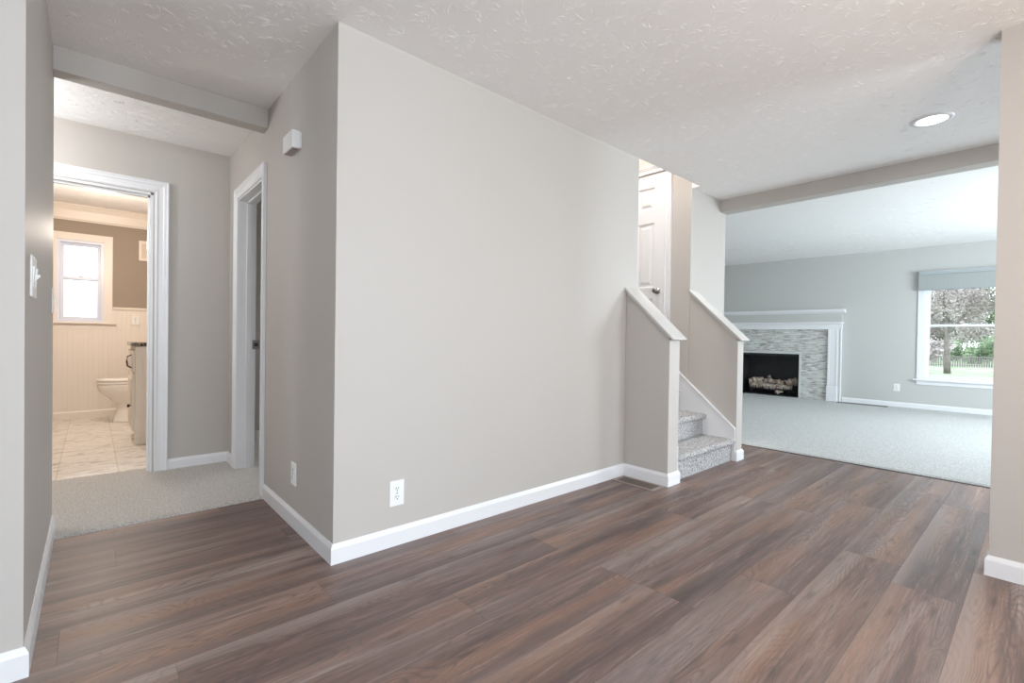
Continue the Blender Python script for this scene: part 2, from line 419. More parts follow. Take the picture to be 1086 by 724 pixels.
# ------------------------------------------------------------------ ceilings
def stomp(bm, x0, x1, y0, y1, z, cell, rnd, clip=None):
    """crow's-foot plaster texture: fans of short raised strokes, hanging 2-3 mm below the ceiling"""
    nx, ny = int((x1-x0)/cell), int((y1-y0)/cell)
    for i in range(nx):
        for j in range(ny):
            cx, cy = x0+(i+rnd.random())*cell, y0+(j+rnd.random())*cell
            a0 = rnd.uniform(0, 2*PI); span = rnd.uniform(1.6, 4.5); k = rnd.randint(6, 11)
            for q in range(k):
                a = a0+span*q/k+rnd.gauss(0, .12); r0 = rnd.uniform(.012, .035); L = rnd.uniform(.025, .065)
                d = Vector((math.cos(a), math.sin(a), 0)); nrm = Vector((-d.y, d.x, 0)); bend = rnd.gauss(0, .010)
                w = rnd.uniform(.0020, .0038); hh = rnd.uniform(.0006, .0016); c = Vector((cx, cy, z))
                P = [c+d*r0, c+d*(r0+L*.5)+nrm*bend*.5, c+d*(r0+L)+nrm*bend*1.5]
                if clip and not all(clip(p) for p in P): continue
                up = Vector((0, 0, .0002)); A = bm.verts.new(P[0]+up); Z = bm.verts.new(P[2]+up)
                l = bm.verts.new(P[1]-nrm*w+up); r = bm.verts.new(P[1]+nrm*w+up); m_ = bm.verts.new(P[1]-Vector((0, 0, hh)))
                for f in ((A, l, m_), (A, m_, r), (Z, m_, l), (Z, r, m_)): bm.faces.new(f)
rc = random.Random(11)
def ceiling(name, bl, regions, m=None):
    bm = bmesh.new()
    for b in bl: box(bm, *b)
    for r in regions: stomp(bm, *r[:5], r[5], rc, r[6] if len(r) > 6 else None)
    return struct(obj(name, bm, m or CEIL))
ceiling('ceiling', [(-3.95, XM+.05, -5.6, 0, H, H+.1), (-3.95, XE-.02, 0, 2.33, H, H+.1), (XR, XR+.1152, 0, DL-.0004, H, H+.1), (XR+.1152, XM+.05, 0, DL+.1, H, H+.1), (.1, XE-.02, 2.33, 3.5, H, H+.1)],
        [(-1.0, XM-.03, -2.6, -.02, H, .085), (-1.0, -.02, -.02, 1.12, H, .085), (-1.6, -.02, 1.24, 2.2, H, .085)])
ceiling('ceiling_living', [(XM2-.1, 9.3, -4.35, 3.35, ZL, ZL+.1)], [(XM2+.05, 8.7, -3.0, 3.1, ZL, .13)])
ceiling('ceiling_bathroom', [(-1.95, .15, 2.33, 5.55, 2.5, 2.6)], [(-1.5, .05, 2.5, 5.3, 2.5, .10)])
struct(boxes('ceiling_stairwell', [(XE-.1, XP+.1, -.2, 1.6, TOP, TOP+.1)], paint('stair_ceiling_paint', (.8, .8, .79))))

# ------------------------------------------------------------------ walls
wall('wall_main', (.0, 0), (XE, 0), .115, 0, H, WALL)                                   # the long wall
wall('wall_hall_right', (0, 2.33), (0, .1151), .115, 0, H, WALL, [(2.33-1.92, 2.33-1.208, 0, 2.045)])
wall('wall_left', (WL, YN), (WL, 1.25), .115, 0, H, WALL)
wall('wall_hall_front', (WL-.115, 1.25), (-3.8, 1.25), .115, 0, H, WALL)
wall('wall_bathroom_front', (-3.6, YB), (0, YB), .06, 0, H, WALL, [(3.6-1.185, 3.6-.490, 0, 2.05)])
wall('wall_bathroom_front_inner', (-1.9, YB+.0601), (.1, YB+.0601), .055, 0, 2.5, TAUPE, [(1.9-1.185, 1.9-.490, 0, 2.05)])
wall('wall_hall_end', (-3.6, 1.25), (-3.6, YB), .1, 0, H, WALL)
wall('wall_back', (XM2+.1, -5.5), (-3.8, -5.5), .12, 0, H, WALL, [(XM2+.1-1.0, XM2+.1+2.2, .7, 2.2), (XM2+.1-3.6, XM2+.1-2.6, .3, 2.1)])
wall('wall_outer_left', (-3.8, -5.5), (-3.8, 1.25), .12, 0, H, WALL, [(1.5, 3.5, .8, 2.1)])
wall('wall_right', (XW, YW), (XW, -3.2), .115, 0, H, WALL)
# stairs: half walls, shaft, closet
def halfwall(name, x0, x1, ytop, ztop, zend, m):
    bm = bmesh.new()
    prism(bm, [(DH, 0), (ytop, 0), (ytop, ztop), (DH, zend)], 'x', x0, x1)
    return struct(obj(name, bm, m, bevel=.004))
ZE = 1.061; SL = .94
halfwall('wall_stair_left', XB, XE, -.0005, ZE + SL*(-DH), ZE, WALL)
halfwall('wall_stair_right', XR, XR2, DL-.0005, ZE + SL*(DL-DH), ZE, WALL)
wall('wall_shaft_left', (XE, 1.45), (XE, .1155), -.10, 0, TOP, WALL_STAIR)
wall('wall_shaft_left_upper', (XE, .1155), (XE, -.1), -.10, H+.1, TOP, WALL_STAIR)
wall('wall_shaft_back', (XE, 1.45), (XP, 1.45), .1, 0, TOP, WALL_STAIR)
wall('wall_shaft_right', (XR, DL), (XR, 1.45), -.115, 0, TOP, WALL_STAIR, [(.342-DL, 1.055-DL, .58, 2.672)])
wall('wall_shaft_right_upper', (XR, -.1), (XR, DL-.0002), -.115, H+.1002, TOP, WALL_STAIR)
wall('wall_shaft_front_upper', (XE-.1, -.1), (XR-.0002, -.1), .0998, H+.1001, TOP, WALL_STAIR)
wall('wall_closet_front', (XR+.1152, DL), (XP, DL), .115, 0, H, WALL)
wall('wall_closet_side', (XP, .1907), (XP, 1.45), .115, 0, ZL, WALL_LIVING)
struct(boxes('wall_closet_header', [(XR2, XP, .1907, 1.45, 2.75, 2.85)], WALL_STAIR))
# living room
fa, fb = (XF(3.2), 3.2), (XF(-4.2), -4.2)
wall('wall_living_far', fa, fb, .14, 0, ZL+.02, WALL_LIVING, [(3.2-1.87, 3.2-.84, .0, .80), (3.2+.86, 3.2+1.84, .46, 2.07)])
wall('wall_living_front', (9.0, -4.2), (XM2-.1, -4.2), .12, 0, ZL, WALL_LIVING, [(1.2, 4.0, .6, 2.1)])
wall('wall_living_back', (XP, 3.2), (9.0, 3.2), .12, 0, ZL, WALL_LIVING)
wall('wall_living_side', (XP, 1.4505), (XP, 3.2), .1, 0, ZL, WALL_LIVING)
wall('wall_living_entry', (XM2, -3.6), (XM2, -4.2), -.148, 0, ZL, WALL_LIVING)
# bathroom
wall('wall_bathroom_back', (.1, 5.45), (-1.9, 5.45), -.1, 0, 2.5, TAUPE, [(.1+.715, .1+1.13, 1.14, 2.10)])
wall('wall_bathroom_right', (.1, 2.33), (.1, 5.45), -.1, 0, 2.5, TAUPE)
wall('wall_bathroom_left', (-1.9, 5.45), (-1.9, 2.33), -.1, 0, 2.5, TAUPE)
# bedroom behind the hall door
wall('wall_bedroom_back', (.115, 3.4), (2.26, 3.4), .1, 0, H, WALL)
# dropped beams
struct(boxes('trim_1', [(WL, 0, YC, 1.233, 2.3208, H)], WALL, bevel=.003)); D.objects['trim_1'].name = 'trim_1'
struct(boxes('trim_2', [(XM, XM2, -4.2, DL, ZM, ZL+.01)], WALL, bevel=.003))

# ------------------------------------------------------------------ baseboards
def bb(name, path, side=1, m=WHITE): return struct(sweep(name, path, m, side=side))
bb('baseboard_main', [(0, 1.143), (0, 0), (XB, 0), (XB, DH), (XE, DH), (XE, DH+.035)], side=1)
bb('baseboard_stair_right', [(XR, DH+.035), (XR, DH), (XR2, DH), (XR2, DL), (XP, DL), (XP, 1.6), (XP, 3.2)], side=1)
bb('baseboard_left', [(WL-.115, 1.13), (WL-.115, YN), (WL, YN), (WL, 1.25), (WL-.115, 1.25), (-3.6, 1.25)], side=1)
bb('baseboard_hall', [(-.397, YB), (0, YB), (0, 1.988)], side=1)
bb('baseboard_hall_left', [(-3.6, YB), (-1.28, YB)], side=1)
bb('baseboard_right', [(XW+.115, -3.2), (XW+.115, YW), (XW, YW), (XW, -3.2), (XW+.115, -3.2)], side=1)
bb('baseboard_living', [(XF(.19), .19), (XF(-4.2), -4.2)], side=1)
bb('baseboard_living_left', [(XF(3.2), 3.2), (XF(2.52), 2.52)], side=1)
TALL = [(0, 0), (.016, 0), (.016, .10), (.010, .112), (.006, .125), (0, .125)]
struct(sweep('baseboard_bathroom', [(-1.9, 2.335), (-1.9, 5.45), (.1, 5.45), (.1, 4.4)], CREAM, [(0, 0), (.026, 0), (.026, .075), (.018, .09), (0, .09)], side=1))

# ------------------------------------------------------------------ sloped caps on the half walls
def cap(name, x0, x1, ytop):
    """board along the slope, with a small moulding under each edge"""
    p = sempty(name)
    s = SL; ye = DH - .032
    def z(y): return ZE + s*(y-DH)
    bm = bmesh.new(); t = .016; k = math.sqrt(1+s*s)
    prism(bm, [(ye, z(ye)), (ytop, z(ytop)), (ytop, z(ytop)+t*k), (ye-.014, z(ye)+t*k-.014*s)], 'x', x0-.024, x1+.024)
    obj('cap_board', bm, CAPM, p, bevel=.004, segs=3)
    for xa, xb in ((x0-.010, x0+.0005), (x1-.0005, x1+.010)):
        bm = bmesh.new(); prism(bm, [(DH-.01, z(DH-.01)-.014*k), (ytop, z(ytop)-.014*k), (ytop, z(ytop)+.0005), (DH-.01, z(DH-.01)+.0005)], 'x', xa, xb)
        obj('cap_moulding', bm, CAPM, p)
    bm = bmesh.new(); box(bm, x0-.010, x1+.010, DH-.012, DH, ZE-.03, ZE-.006); obj('cap_moulding', bm, CAPM, p)
cap('trim_3', XB, XE, -.0005); cap('trim_4', XR, XR2, DL-.001)
# ------------------------------------------------------------------ staircase
st = thing('staircase', 'short carpeted staircase rising between two half walls', 'stairs', (XE, DH, 0))
RISE, RUN = .187, .26
def step_mesh(i, last=False):
    """one carpeted step: riser, rolled nosing, tread"""
    bm = bmesh.new(); y0 = DH+.034 + RUN*i; z0 = RISE*i; z1 = RISE*(i+1)
    prof = []
    for q in range(12): prof.append((y0, z0 + (RISE-.050)*q/11))
    for q in range(10):
        a = -PI/2 + PI*q/9; r = .024
        prof.append((y0-.006 - math.cos(a)*r*1.0, z1-.0245 + math.sin(a)*r))
    end = y0+RUN+.01 if not last else 1.435
    ns = int((end-y0)/.012)
    for q in range(1, ns+1): prof.append((y0-.006+(end-y0+.006)*q/ns, z1))
    nx = 90
    def fn(u, v):
        k = v*(len(prof)-1); a = int(k+1e-6); yy, zz = prof[min(a, len(prof)-1)]
        x = XE+.003+(XR-XE-.006)*u
        d = .009*noise.noise(Vector((x*55, yy*55, zz*55))) + .003*noise.noise(Vector((x*20, yy*20, zz*20)))
        return (x - XE, yy - d*.8 - DH, zz + d*.7)
    sgrid(bm, nx, len(prof)-1, fn)
    return bm
for i in range(3): obj('step', step_mesh(i, i == 2), CARPET_STAIR, st, smooth=True)
# skirt boards against both side walls
for xa, xb in ((XE+.0005, XE+.012), (XR-.012, XR-.0005)):
    bm = bmesh.new(); s = .187/.26*1.15
    def zt(y): return .293 + .86*(y+.33)
    prism(bm, [(DH+.005, .0), (.9, .0), (.9, .70), (.17, .722), (DH+.005, zt(DH+.005))], 'x', xa-XE, xb-XE)
    for v in bm.verts: v.co.y -= DH
    obj('skirt_board', bm, WHITE, st)
bm = bmesh.new()
prism(bm, [(.17-DH, .722), (.17-DH, .742), (.005, zt(DH+.005)+.020), (.005, zt(DH+.005))], 'x', XR-XE-.024, XR-XE-.0006)
obj('skirt_moulding', bm, WHITE, st, bevel=.002)

# ------------------------------------------------------------------ doors and casings
def casing_boxes(bm, a0, a1, zt, face, sgn, axis, w=.070, t=.016, z0=0):
    """moulded casing swept round an opening a0..a1; axis 'x': opening runs along x and the wall faces sgn*y"""
    prof = [(0, 0), (0, t*.62), (w*.10, t*.85), (w*.18, t*.85), (w*.24, t*.62), (w*.58, t*.72), (w*.66, t*1.0), (w*.84, t*1.05), (w*.88, t*1.3), (w, t*1.3), (w, 0)]
    rings = []
    for (a, z, da, dz) in ((a0, z0, -1, 0), (a0, zt, -1, 1), (a1, zt, 1, 1), (a1, z0, 1, 0)):
        r = []
        for o, d in prof:
            u, zz, f = a+da*o, z+dz*o, face+sgn*d
            r.append((u, f, zz) if axis == 'x' else (f, u, zz))
        rings.append(r)
    loft(bm, rings)
# bathroom doorway (no leaf in sight)
d1 = sempty('door_1', (-.8375, YB, 0))
def loc(bm, o):
    for v in bm.verts: v.co -= Vector(o.location)
    return bm
bm = bmesh.new(); casing_boxes(bm, -1.173, -.475-.004, 2.055, YB, -1, 'x', w=.082); obj('casing', loc(bm, d1), WHITE, d1, bevel=.0015)
bm = bmesh.new(); casing_boxes(bm, -1.173, -.475-.004, 2.055, YB+.115, 1, 'x', w=.075); obj('casing', loc(bm, d1), CREAM, d1)
bm = bmesh.new(); box(bm, -1.185, -1.167, YB-.001, YB+.116, 0, 2.05); box(bm, -.505, -.4895, YB-.001, YB+.116, 0, 2.05); box(bm, -1.185, -.4895, YB-.001, YB+.116, 2.035, 2.052)
box(bm, -.517, -.504, YB+.045, YB+.080, 0, 2.035); box(bm, -1.168, -1.156, YB+.045, YB+.080, 0, 2.035); box(bm, -1.168, -.504, YB+.045, YB+.080, 2.022, 2.036)
obj('jamb', loc(bm, d1), WHITE, d1)
def panel_door(bm, w, h, t=.035):
    """six-panel leaf in local x (width) and z, thickness along y, both faces"""
    sx = .115; mx = .10; pw = (w-2*sx-mx)/2
    rows = [(.22, .22+.62*h/2.03), (.22+.62*h/2.03+.11, .22+.62*h/2.03+.11+.62*h/2.03), (h-.13-.22, h-.13)]
    holes = [(sx+k*(pw+mx), sx+k*(pw+mx)+pw, a, b) for a, b in rows for k in (0, 1)]
    us = sorted({0, w, *[q for hh in holes for q in hh[:2]]}); zs = sorted({0, h, *[q for hh in holes for q in hh[2:]]})
    for i in range(len(us)-1):
        for j in range(len(zs)-1):
            uc, zc = (us[i]+us[i+1])/2, (zs[j]+zs[j+1])/2
            if not any(q[0] < uc < q[1] and q[2] < zc < q[3] for q in holes): box(bm, us[i], us[i+1], -t/2, t/2, zs[j], zs[j+1])
    for a, b, c, d in holes:
        for s in (-1, 1):
            def ring(ins, dep): return [(a+ins, s*dep, c+ins), (b-ins, s*dep, c+ins), (b-ins, s*dep, d-ins), (a+ins, s*dep, d-ins)]
            loft(bm, [ring(0, t/2), ring(.012, t/2-.010), ring(.030, t/2-.010), ring(.052, t/2-.002)], cap=False)
            bm.faces.new([bm.verts.new(p) for p in ring(.052, t/2-.002)])
def knob(parent, loc, d, m=NICKEL):
    """round door knob on a rosette, axis along d"""
    loc = Vector(loc); d = Vector(d); bm = bmesh.new()
    prof = [(0, .032), (.006, .031), (.009, .014), (.028, .012), (.034, .022), (.044, .0275), (.055, .026), (.062, .016), (.064, .003)]
    tube(bm, [loc+d*q[0] for q in prof], [q[1] for q in prof], 20)
    return obj('knob', bm, m, parent, smooth=True)
# hall bedroom door: casing, jamb with stop and strike plate, leaf standing open inside
d2 = sempty('door_2', (0, 1.92, 0))
bm = bmesh.new(); casing_boxes(bm, 1.222, 1.908, 2.040, 0, -1, 'y', w=.075); obj('casing', loc(bm, d2), WHITE, d2, bevel=.0015)
bm = bmesh.new()
box(bm, -.001, .120, 1.906, 1.921, 0, 2.045); box(bm, -.001, .12, 1.207, 1.224, 0, 2.045); box(bm, -.001, .12, 1.208, 1.921, 2.028, 2.046)
box(bm, .055, .085, 1.894, 1.907, 0, 2.028); box(bm, .055, .085, 1.223, 1.236, 0, 2.028); box(bm, .055, .085, 1.223, 1.907, 2.016, 2.029)
obj('jamb', loc(bm, d2), WHITE, d2)
bm = bmesh.new()
box(bm, .098, .150, 1.9035, 1.9062, .915, .985); obj('strike_plate', loc(bm, d2), NICKEL, d2, bevel=.001)
bm = bmesh.new(); box(bm, .110, .138, 1.9025, 1.9037, .937, .963); sp_ = obj('strike_hole', loc(bm, d2), DARK, d2)
leaf = bmesh.new(); panel_door(leaf, .70, 2.02); 
for v in leaf.verts: v.co = Vector((.13+v.co.x, 1.20+v.co.y-.03, v.co.z+.012))
lf = obj('door_leaf', loc(leaf, d2), WHITE, d2); knob(lf, Vector((.13+.64, 1.155, .95))-Vector(d2.location), (0, -1, 0))
# white six-panel door on the stair landing
d3 = sempty('door_3', (XR, .342, .57))
bm = bmesh.new(); casing_boxes(bm, .342, 1.055, 2.672, XR, -1, 'y', w=.070, z0=.575); obj('casing', loc(bm, d3), WHITE, d3, bevel=.0015)
bm = bmesh.new(); panel_door(bm, .705, 2.085)
for v in bm.verts: v.co = Vector((XR+.016-v.co.y, .346+v.co.x, .582+v.co.z))
dl3 = obj('door_leaf', loc(bm, d3), WHITE, d3)
knob(dl3, Vector((XR-.001, .415, 1.51))-Vector(d3.location), (-1, 0, 0))
bm = bmesh.new(); box(bm, XR-.004, XR+.01, .3415, .3465, 1.40, 1.50); obj('latch_plate', loc(bm, d3), NICKEL, dl3)

# ------------------------------------------------------------------ windows
def sash_window(name, a0, a1, z0, z1, zr, face, out, axis, loc_, horn=.04, cas=.062, m=WHITE, mv=VINYL, frosted=False, sash=.04, shade_room=None, apron=True):
    """double-hung window: casing, stool, apron, frame, two sashes with glass"""
    p = sempty(name, loc_)
    def bx(bm, u0, u1, d0, d1, c0, c1):
        lo, hi = sorted((face+out*d0, face+out*d1))
        if axis == 'x': box(bm, u0, u1, lo, hi, c0, c1)
        else: box(bm, lo, hi, u0, u1, c0, c1)
    def fin(n, bm, mm, par=p, bev=0): return obj(n, loc(bm, p), mm, par, bevel=bev)
    bm = bmesh.new()
    for (u0, u1, c0, c1) in ((a0-cas, a0, z0, z1+cas), (a1, a1+cas, z0, z1+cas), (a0, a1, z1, z1+cas)):
        bx(bm, u0, u1, -.014, .001, c0, c1)
    fin('casing', bm, m, bev=.002)
    bm = bmesh.new(); bx(bm, a0-cas-horn, a1+cas+horn, -.055, .03, z0-.022, z0); fin('window_sill', bm, m, bev=.005)
    bm = bmesh.new(); bx(bm, a0-cas, a1+cas, -.013, .001, z0-.085, z0-.022); fin('apron', bm, m, bev=.002)
    bm = bmesh.new()
    f = .03
    for (u0, u1, c0, c1) in ((a0, a0+f, z0, z1), (a1-f, a1, z0, z1), (a0+f, a1-f, z1-f, z1), (a0+f, a1-f, z0, z0+f)):
        bx(bm, u0, u1, .0, .13, c0, c1)
    fin('window_frame', bm, mv)
    for n, c0, c1, d in (('upper_sash', zr-.02, z1-f, .085), ('lower_sash', z0+f, zr+.02, .05)):
        bm = bmesh.new(); u0, u1 = a0+f, a1-f; s = sash
        for q in ((u0, u0+s, c0, c1), (u1-s, u1, c0, c1), (u0+s, u1-s, c1-s, c1), (u0+s, u1-s, c0, c0+s)):
            bx(bm, q[0], q[1], d, d+.03, q[2], q[3])
        so = fin(n, bm, mv, bev=.002)
        bm = bmesh.new(); bx(bm, u0+s-.003, u1-s+.003, d+.012, d+.018, c0+s-.003, c1-s+.003); fin('pane', bm, GLASS, so)
        if n == 'lower_sash':
            bm = bmesh.new(); uc = (a0+a1)/2; bx(bm, uc-.025, uc+.025, d-.006, d+.02, c1, c1+.012); fin('sash_lock', bm, mv, so, .002)
    return p
wf = XF(-1.35)
angF = math.atan(.0371)
w1 = sash_window('window_1', -1.79, -.852, .475, 2.07, 1.305, XF(-1.33), 1, 'y', (XF(-1.33), -1.33, 1.2), cas=.075, sash=.035)
w1.rotation_euler = (0, 0, angF)
w2 = sash_window('window_2', -1.13, -.715, 1.14, 2.10, 1.655, 5.45, 1, 'x', (-.9, 5.45, 1.6), cas=.080, horn=.035, m=CREAM, mv=mat('white_vinyl_bath', (.72, .76, .86), .35), sash=.032)
# plain frames in the windows behind the camera, which let the daylight in; side and foyer ones are additions
def plain_window(name, bl, glass):
    p = sempty(name); boxes('window_frame', bl, WHITE, p); boxes('pane', [glass], GLASS, p)
plain_window('window_3', [(-2.2, -2.14, -5.56, -5.50, .7, 2.2), (.94, 1.0, -5.56, -5.50, .7, 2.2), (-.63, -.57, -5.56, -5.50, .7, 2.2), (-2.14, .94, -5.56, -5.50, 2.14, 2.2), (-2.14, .94, -5.56, -5.50, .7, .76)], (-2.14, .94, -5.535, -5.53, .76, 2.14))
plain_window('window_added_side', [(-3.86, -3.8, -4.0, -3.94, .8, 2.1), (-3.86, -3.8, -2.06, -2.0, .8, 2.1), (-3.86, -3.8, -3.94, -2.06, 2.04, 2.1), (-3.86, -3.8, -3.94, -2.06, .8, .86)], (-3.835, -3.83, -3.94, -2.06, .86, 2.04))  # unseen window put in to go with the added side fill
plain_window('window_4', [(5.0, 5.06, -4.26, -4.2, .6, 2.1), (7.74, 7.8, -4.26, -4.2, .6, 2.1), (5.06, 7.74, -4.26, -4.2, 2.04, 2.1), (5.06, 7.74, -4.26, -4.2, .6, .66), (6.37, 6.43, -4.26, -4.2, .66, 2.04)], (5.06, 7.74, -4.235, -4.23, .66, 2.04))
plain_window('window_added_foyer', [(2.6+.055-.1, 3.655-.1, -5.56, -5.5, .24, .3)], (2.6-.045, 3.555, -5.535, -5.53, .3, 2.1))  # unseen pane put in to go with the added foyer fill

# roller shade pulled a little way down over the living window
sh = thing('window_shade', 'grey woven roller shade rolled up at the top of the living room window', 'window shade', (XF(-1.33)-.02, -1.33, 2.12), angF)
bm = bmesh.new(); box(bm, -.045, -.035, -.545, .545, -.262, 0.0); obj('shade_fabric', bm, SHADE, sh)
bm = bmesh.new(); box(bm, -.052, -.028, -.545, .545, -.275, -.255); obj('bottom_bar', bm, mat('grey_shade_bar', (.30, .33, .35), .6), sh, bevel=.004)
bm = bmesh.new(); box(bm, -.060, .004, -.547, .547, -.035, .012); obj('head_rail', bm, mat('grey_shade_rail', (.36, .39, .40), .6), sh, bevel=.005)

# ------------------------------------------------------------------ fireplace
fx = XF(1.35)
fp = thing('fireplace', 'fireplace with white mantel and grey linear stone mosaic around a black firebox', 'fireplace', (fx, 1.355, 0), angF)
def fb_(name, bl, m, bev=0, par=fp): return boxes(name, bl, m, par, bevel=bev)
# local frame: x<0 into the room, y along the wall (fireplace centre 0)
hw = 1.155
fb_('stone_facing', [(-.02, .0, -.955, -.515, .0, 1.24), (-.02, .0, .515, .955, .0, 1.24), (-.02, .0, -.515, .515, .80, 1.24)], MOSAIC)
for s in (-1, 1):
    a, b = sorted((s*.955, s*1.150))
    c, d = sorted((s*.985, s*1.085))
    bl = [(-.045, .0, a, b, .0, 1.245), (-.058, -.045, *sorted((s*.955, s*.985)), .30, 1.245), (-.058, -.045, *sorted((s*1.075, s*1.10)), .0, 1.245), (-.058, -.045, *sorted((s*1.135, s*1.150)), .0, 1.245), (-.053, -.045, c, d, .30, 1.245)]
    fb_('mantel_leg', bl, WHITE, .002)
    fb_('plinth_block', [(-.072, -.0, *sorted((s*.945, s*1.105)), .0, .27)], WHITE, .004)
fb_('mantel_header', [(-.055, .0, -hw, hw, 1.245, 1.345)], WHITE, .002)
fb_('header_ledge', [(-.085, .0, -hw-.018, hw+.018, 1.345, 1.375)], WHITE, .006)
fb_('frieze', [(-.070, .0, -hw, hw, 1.375, 1.53)], WALL_LIVING)
bm = bmesh.new()
prof = [(0, 1.525), (-.074, 1.525), (-.082, 1.535), (-.100, 1.545), (-.112, 1.560), (-.120, 1.565), (-.120, 1.592), (0, 1.592)]
prism(bm, prof, 'y', -hw-.045, hw+.045); obj('mantel_shelf', bm, WHITE, fp, bevel=.003)
GREYM = mat('pale_metal_trim', (.60, .62, .60), .4)
fb_('firebox_trim', [(-.032, -.018, -.545, -.510, .0, .835), (-.032, -.018, .510, .545, .0, .835), (-.032, -.018, -.510, .510, .80, .835)], GREYM, .003)
fb_('firebox', [(.40, .42, -.50, .50, .0, .82), (-.015, .42, -.515, -.495, .0, .82), (-.015, .42, .495, .515, .0, .82), (-.015, .42, -.51, .51, .80, .82), (-.015, .42, -.51, .51, .001, .03), (-.018, .0, -.51, .51, .76, .80)], BLACK_METAL)
fb_('firebox_lip', [(-.03, -.01, -.51, .51, .005, .030)], BLACK_METAL, .003)
# grate
def fpt(x, y, z):
    c, s = math.cos(angF), math.sin(angF); return (fx + x*c - y*s, 1.355 + x*s + y*c, z)
gr = thing('fire_grate', 'black iron grate standing inside the firebox under the logs', 'fireplace grate', fpt(.17, 0, .03), angF)
for k in range(7):
    y = -.36+.12*k; bm = bmesh.new(); tube(bm, [(-.12, y, .15), (-.12, y, .09), (.12, y, .09), (.12, y, .16)], .008, 8); obj('bar', bm, BLACK_METAL, gr)
for x, y in ((-.10, -.33), (-.10, .33), (.10, -.33), (.10, .33)):
    bm = bmesh.new(); tube(bm, [(x, y, .0), (x, y, .085)], .009, 8); obj('leg', bm, BLACK_METAL, gr)
bm = bmesh.new(); tube(bm, [(-.07, -.40, .078), (-.07, .40, .078)], .008, 8); tube(bm, [(.07, -.40, .078), (.07, .40, .078)], .008, 8); obj('rail', bm, BLACK_METAL, gr)
# logs (y positive = left as seen)
logs = [
 ('long pale ceramic log lying across the front of the fire grate', [(-.02, .38, .165), (-.06, .10, .17), (-.03, -.15, .165), (-.01, -.36, .165)], .050),
 ('thick knobbly log at the left end of the pile in the firebox', [(.06, .42, .215), (.09, .30, .265), (.10, .12, .215)], .066),
 ('log with a sawn stub at the right end of the pile in the firebox', [(-.01, -.26, .235), (.03, -.36, .28), (.07, -.46, .27)], .068),
 ('middle log resting slanted over the long front log in the firebox', [(.08, .14, .25), (.05, -.08, .245), (.03, -.22, .225)], .055),
 ('short upright stub of log at the back of the pile', [(.12, .06, .215), (.13, .08, .30), (.14, .10, .355)], .034),
 ('small low log poking forward beneath the right end of the pile', [(.0, -.20, .09), (-.08, -.14, .075), (-.12, -.12, .065)], .034),
]
for k, (lb, pts, r) in enumerate(logs):
    bm = bmesh.new(); n = 9; P = []
    pv = [Vector(p) for p in pts]
    for q in range(n):
        t = q/(n-1)*(len(pv)-1); i = min(int(t), len(pv)-2); P.append(pv[i].lerp(pv[i+1], t-i))
    tube(bm, P, [r*(1+.20*math.sin(q*2.3+k)) for q in range(n)], 12)
    if k in (0, 1, 2):
        a = P[5]; tube(bm, [a, a+Vector((-.03, .01*(-1)**k, .055))], [r*.62, r*.45], 8)
    bmesh.ops.subdivide_edges(bm, edges=bm.edges, cuts=1, use_grid_fill=True)
    c0 = sum((v.co for v in bm.verts), Vector())/len(bm.verts)
    for v in bm.verts:
        v.co += (v.co-c0).normalized()*r*.42*noise.noise(v.co*22+Vector((k, 0, 0)))
        v.co -= c0
    o = obj('ceramic_log', bm, LOGM, smooth=True); o.location = Vector(fpt(.17+c0.x, c0.y, c0.z)); o.rotation_euler = (0, 0, angF)
    tag(o, lb, 'log', 'gas logs in the firebox')

# ------------------------------------------------------------------ outlets, switches, vents, chime
def outlet(name, label, loc_, rz, h=.118, w_=.074, dec=False):
    """plate facing local -y"""
    t = thing(name, label, 'outlet', loc_, rz)
    boxes('cover_plate', [(-w_/2, w_/2, -.005, 0, -h/2, h/2)], WHITE_PLASTIC, t, bevel=.002)
    for s in (-1, 1):
        bm = bmesh.new(); z = s*.0205
        poly = [(.0135*math.cos(a), z+max(-.0135, min(.0135, .0175*math.sin(a)))) for a in [q*2*PI/24 for q in range(24)]]
        prism(bm, poly, 'y', -.0072, -.004); so = obj('socket', bm, WHITE_PLASTIC, t)
        boxes('slot', [(-.0078, -.0052, -.0078, -.0070, z-.001, z+.0095), (.0052, .0074, -.0078, -.0070, z, z+.0085), (-.0028, .0028, -.0078, -.0070, z-.010, z-.005)], DARK, so)
    bm = bmesh.new(); tube(bm, [(0, -.0068, 0), (0, -.004, 0)], .0035, 10); obj('screw', bm, NICKEL, t)
    return t
outlet('wall_outlet', 'white double wall outlet on the long greige wall above its baseboard', (.315, 0, .258), 0, .125, .078)
outlet('wall_outlet', 'white wall outlet on the shaded side wall between the corner and hall door', (0, .556, .285), -PI/2, .122, .078)
outlet('wall_outlet', 'white wall outlet low on the far living room wall left of window', (XF(-.54), -.54, .32), -PI/2+angF, .118, .078)
outlet('wall_outlet', 'cream wall outlet on the bathroom wainscot right of the window', (-.414, 5.432, 1.175), 0, .118, .075)

